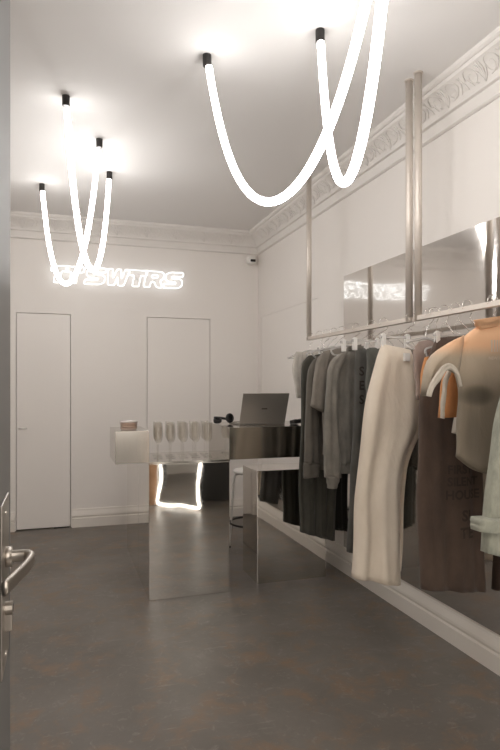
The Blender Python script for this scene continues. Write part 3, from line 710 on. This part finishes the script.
garment('sheer', 'sheer_top', F['sheer'], 'short sheer white top hanging at the far end of the far rail', 'top', .02, 4, .006)
garment('skirt', 'long_skirt', F['skirt'], 'near-black long skirt hanging behind the dark olive dress', 'skirt', .025, 5, .008)
garment('dress', 'long_dress', F['dress'], 'dark olive ankle-length dress, leftmost of the dark clothes on the far rail', 'dress', .035, 6, .013)
garment('jacket', 'taupe_jacket', F['jacket'], 'dark taupe jacket with a long sleeve hanging before the olive dress', 'jacket', .03, 6, .012)
garment('tee', 'grey_tee', F['tee'], 'stone grey tee with wide elbow sleeve between two jackets on the far rail', 't-shirt', .03, 4, .007)
garment('sweat', 'washed_sweatshirt', F['sweat'], 'washed grey sweatshirt with ribbed cuffs and hem on the far rail', 'sweatshirt', .045, 6, .012)
tp, tpo = garment('trousers_print', 'printed_trousers', F['trousers_print'], 'dark slate trousers with darker printed letters clipped on the far rail', 'trousers', .03, 3, .008)
garment('shorts', 'slate_shorts', F['shorts'], 'slate green shorts clipped just behind the cream trousers', 'shorts', .03, 4, .008)
garment('cream', 'cream_trousers', F['cream'], 'wide-leg cream trousers hanging in the middle of the rails', 'trousers', .05, 2.8, .018)
garment('tank', 'mauve_tank_top', F['tank'], 'mauve sleeveless top between the cream and brown trousers', 'top', .02, 3, .004)
garment('orange_back', 'orange_tee', F['orange'], 'orange tee whose sleeve tip shows left of the brown trousers', 't-shirt', .018, 3, .004)
bt, bto = garment('brown', 'brown_trousers', F['brown'], 'dark brown velvet trousers with faded printed words, nearly reaching the skirting', 'trousers', .035, 4.5, .010)
garment('white_tee', 'ivory_tee', F['ivory'], 'ivory tee whose short sleeve end shows below the orange sleeve', 't-shirt', .018, 3, .004)
garment('orange_tee', 'orange_tee', F['orange'], 'orange tee with cream sleeve edge just behind the printed sheer tee', 't-shirt', .022, 3, .004, mats={'trim': F['ivory']})
stt, sto = garment('sheer_tee', 'printed_tee', F['print'], 'peach and grey tee printed with a bare torso, nearest the picture edge', 't-shirt', .035, 2.5, .007, mats={'trim': F['ivory'], 'collar': F['print']})
garment('sage', 'sage_jacket', F['sage'], 'sage green jacket with a strapped cuff, cut off by the right picture edge', 'jacket', .04, 4, .008)

F['print'].node_tree.nodes['origin'].inputs[1].default_value = stt.location
# trouser seams / second details
def surf_text(body, txt, size, x, z, m, name, parent, Y0, bold=0.006, lift=.0012, sx=1.0):
    cu = bpy.data.curves.new('t', 'FONT'); cu.body = txt; cu.size = size; cu.offset = bold * size; cu.align_x = 'CENTER'; cu.align_y = 'CENTER'; cu.resolution_u = 3
    to = bpy.data.objects.new('t', cu); COL.objects.link(to)
    dg = bpy.context.evaluated_depsgraph_get(); dg.update()
    me = bpy.data.meshes.new_from_object(to.evaluated_get(dg)); bpy.data.objects.remove(to)
    bm = bmesh.new(); bm.from_mesh(me); bmesh.ops.remove_doubles(bm, verts=bm.verts, dist=1e-5)
    bmesh.ops.triangulate(bm, faces=bm.faces)
    bmesh.ops.subdivide_edges(bm, edges=bm.edges, cuts=1)
    bw = bmesh.new(); bw.from_mesh(body.data)
    bpar = body
    off = Vector((0, 0, 0)); q = body
    while q is not None: off += q.location; q = q.parent
    bmesh.ops.translate(bw, verts=bw.verts, vec=off)
    tree = BVHTree.FromBMesh(bw)
    kill = []
    for v in bm.verts:
        px, pz = x + v.co.x * sx, z + v.co.y
        hit = tree.ray_cast(Vector((px, Y0 - .3, pz)), Vector((0, 1, 0)))
        if hit[0] is None: kill.append(v); v.co = Vector((px, Y0, pz))
        else: v.co = Vector((px, hit[0].y - lift, pz))
    if kill: bmesh.ops.delete(bm, geom=kill, context='VERTS')
    bw.free()
    return on(parent, bm, name, m)
ink = mat('faded_print', (.062, .044, .034), .9)
for i, (t, x, z, s) in enumerate([('FIRST', 1.865, 1.005, .058), ('SILENT', 1.885, .945, .058), ('HOUSE', 1.885, .880, .062), ('SI', 1.90, .775, .075), ('TE', 1.905, .690, .075)]):
    o = surf_text(bto['body'], t, s, x, z, ink, 'printed_words', bt, 2.44, bold=.03)
    bto['body'] and setattr(o, 'name', 'printed_words')
for i, t in enumerate('SES'):
    surf_text(tpo['body'], t, .075, 1.718, 1.50 - i * .085, F['ink'], 'printed_letter', tp, 3.16, bold=.02)
for i in range(6):
    surf_text(sto['body'], 'I', .075, 1.765 + i * .0135, 1.585, F['pale_ink'], 'chest_print', stt, 2.10, bold=0)
surf_text(sto['body'], 'NEW ROMA', .018, 1.80, 1.535, F['pale_ink'], 'chest_print', stt, 2.10, bold=.02)

ct_ = bpy.data.objects['cream_trousers']
bm = bmesh.new(); box(bm, 1.722, 1.755, 2.706, 2.722, 1.545, 1.588, .002); on(ct_, bm, 'care_label', M['white'])
# hangers
hang(4.12, 1.675, 'hanger of the sheer white top at the far end', x0=1.62, x1=1.97)
hang(3.945, 1.685, 'clip hanger of the near-black long skirt', 'clip', 1.79, 1.94, cx=1.865)
hang(3.835, 1.665, 'hanger of the dark olive long dress', x0=1.66, x1=1.85, cx=1.755)
hang(3.71, 1.665, 'hanger of the dark taupe jacket', x0=1.66, x1=1.81, cx=1.735)
hang(3.59, 1.67, 'hanger of the stone grey tee', x0=1.67, x1=1.80, cx=1.735)
hang(3.385, 1.665, 'hanger of the washed grey sweatshirt', x0=1.64, x1=1.80, cx=1.725)
hang(3.19, 1.675, 'clip hanger of the dark slate printed trousers', 'clip', 1.60, 1.775, cx=1.70)
hang(3.05, 1.675, 'clip hanger of the slate green shorts', 'clip', 1.60, 1.77, cx=1.70)
hang(2.77, 1.675, 'white clip hanger of the cream trousers', 'clip', 1.62, 1.79, cx=1.72)
hang(2.60, 1.655, 'hanger of the mauve sleeveless top', x0=1.72, x1=1.83, cx=1.77)
hang(2.56, 1.62, 'hanger of the farther orange tee', x0=1.76, x1=1.93, cx=1.85)
hang(2.475, 1.665, 'white clip hanger of the brown velvet trousers', 'clip', 1.745, 1.97, cx=1.86)
hang(2.39, 1.64, 'hanger of the ivory tee', x0=1.89, x1=1.97, cx=1.93)
hang(2.305, 1.66, 'hanger of the orange tee behind the printed tee', x0=1.82, x1=1.96, cx=1.89)
hang(2.135, 1.69, 'hanger of the printed torso tee', x0=1.70, x1=1.95, cx=1.83)
hang(1.88, 1.61, 'hanger of the sage green jacket', x0=1.70, x1=1.96, cx=1.84)
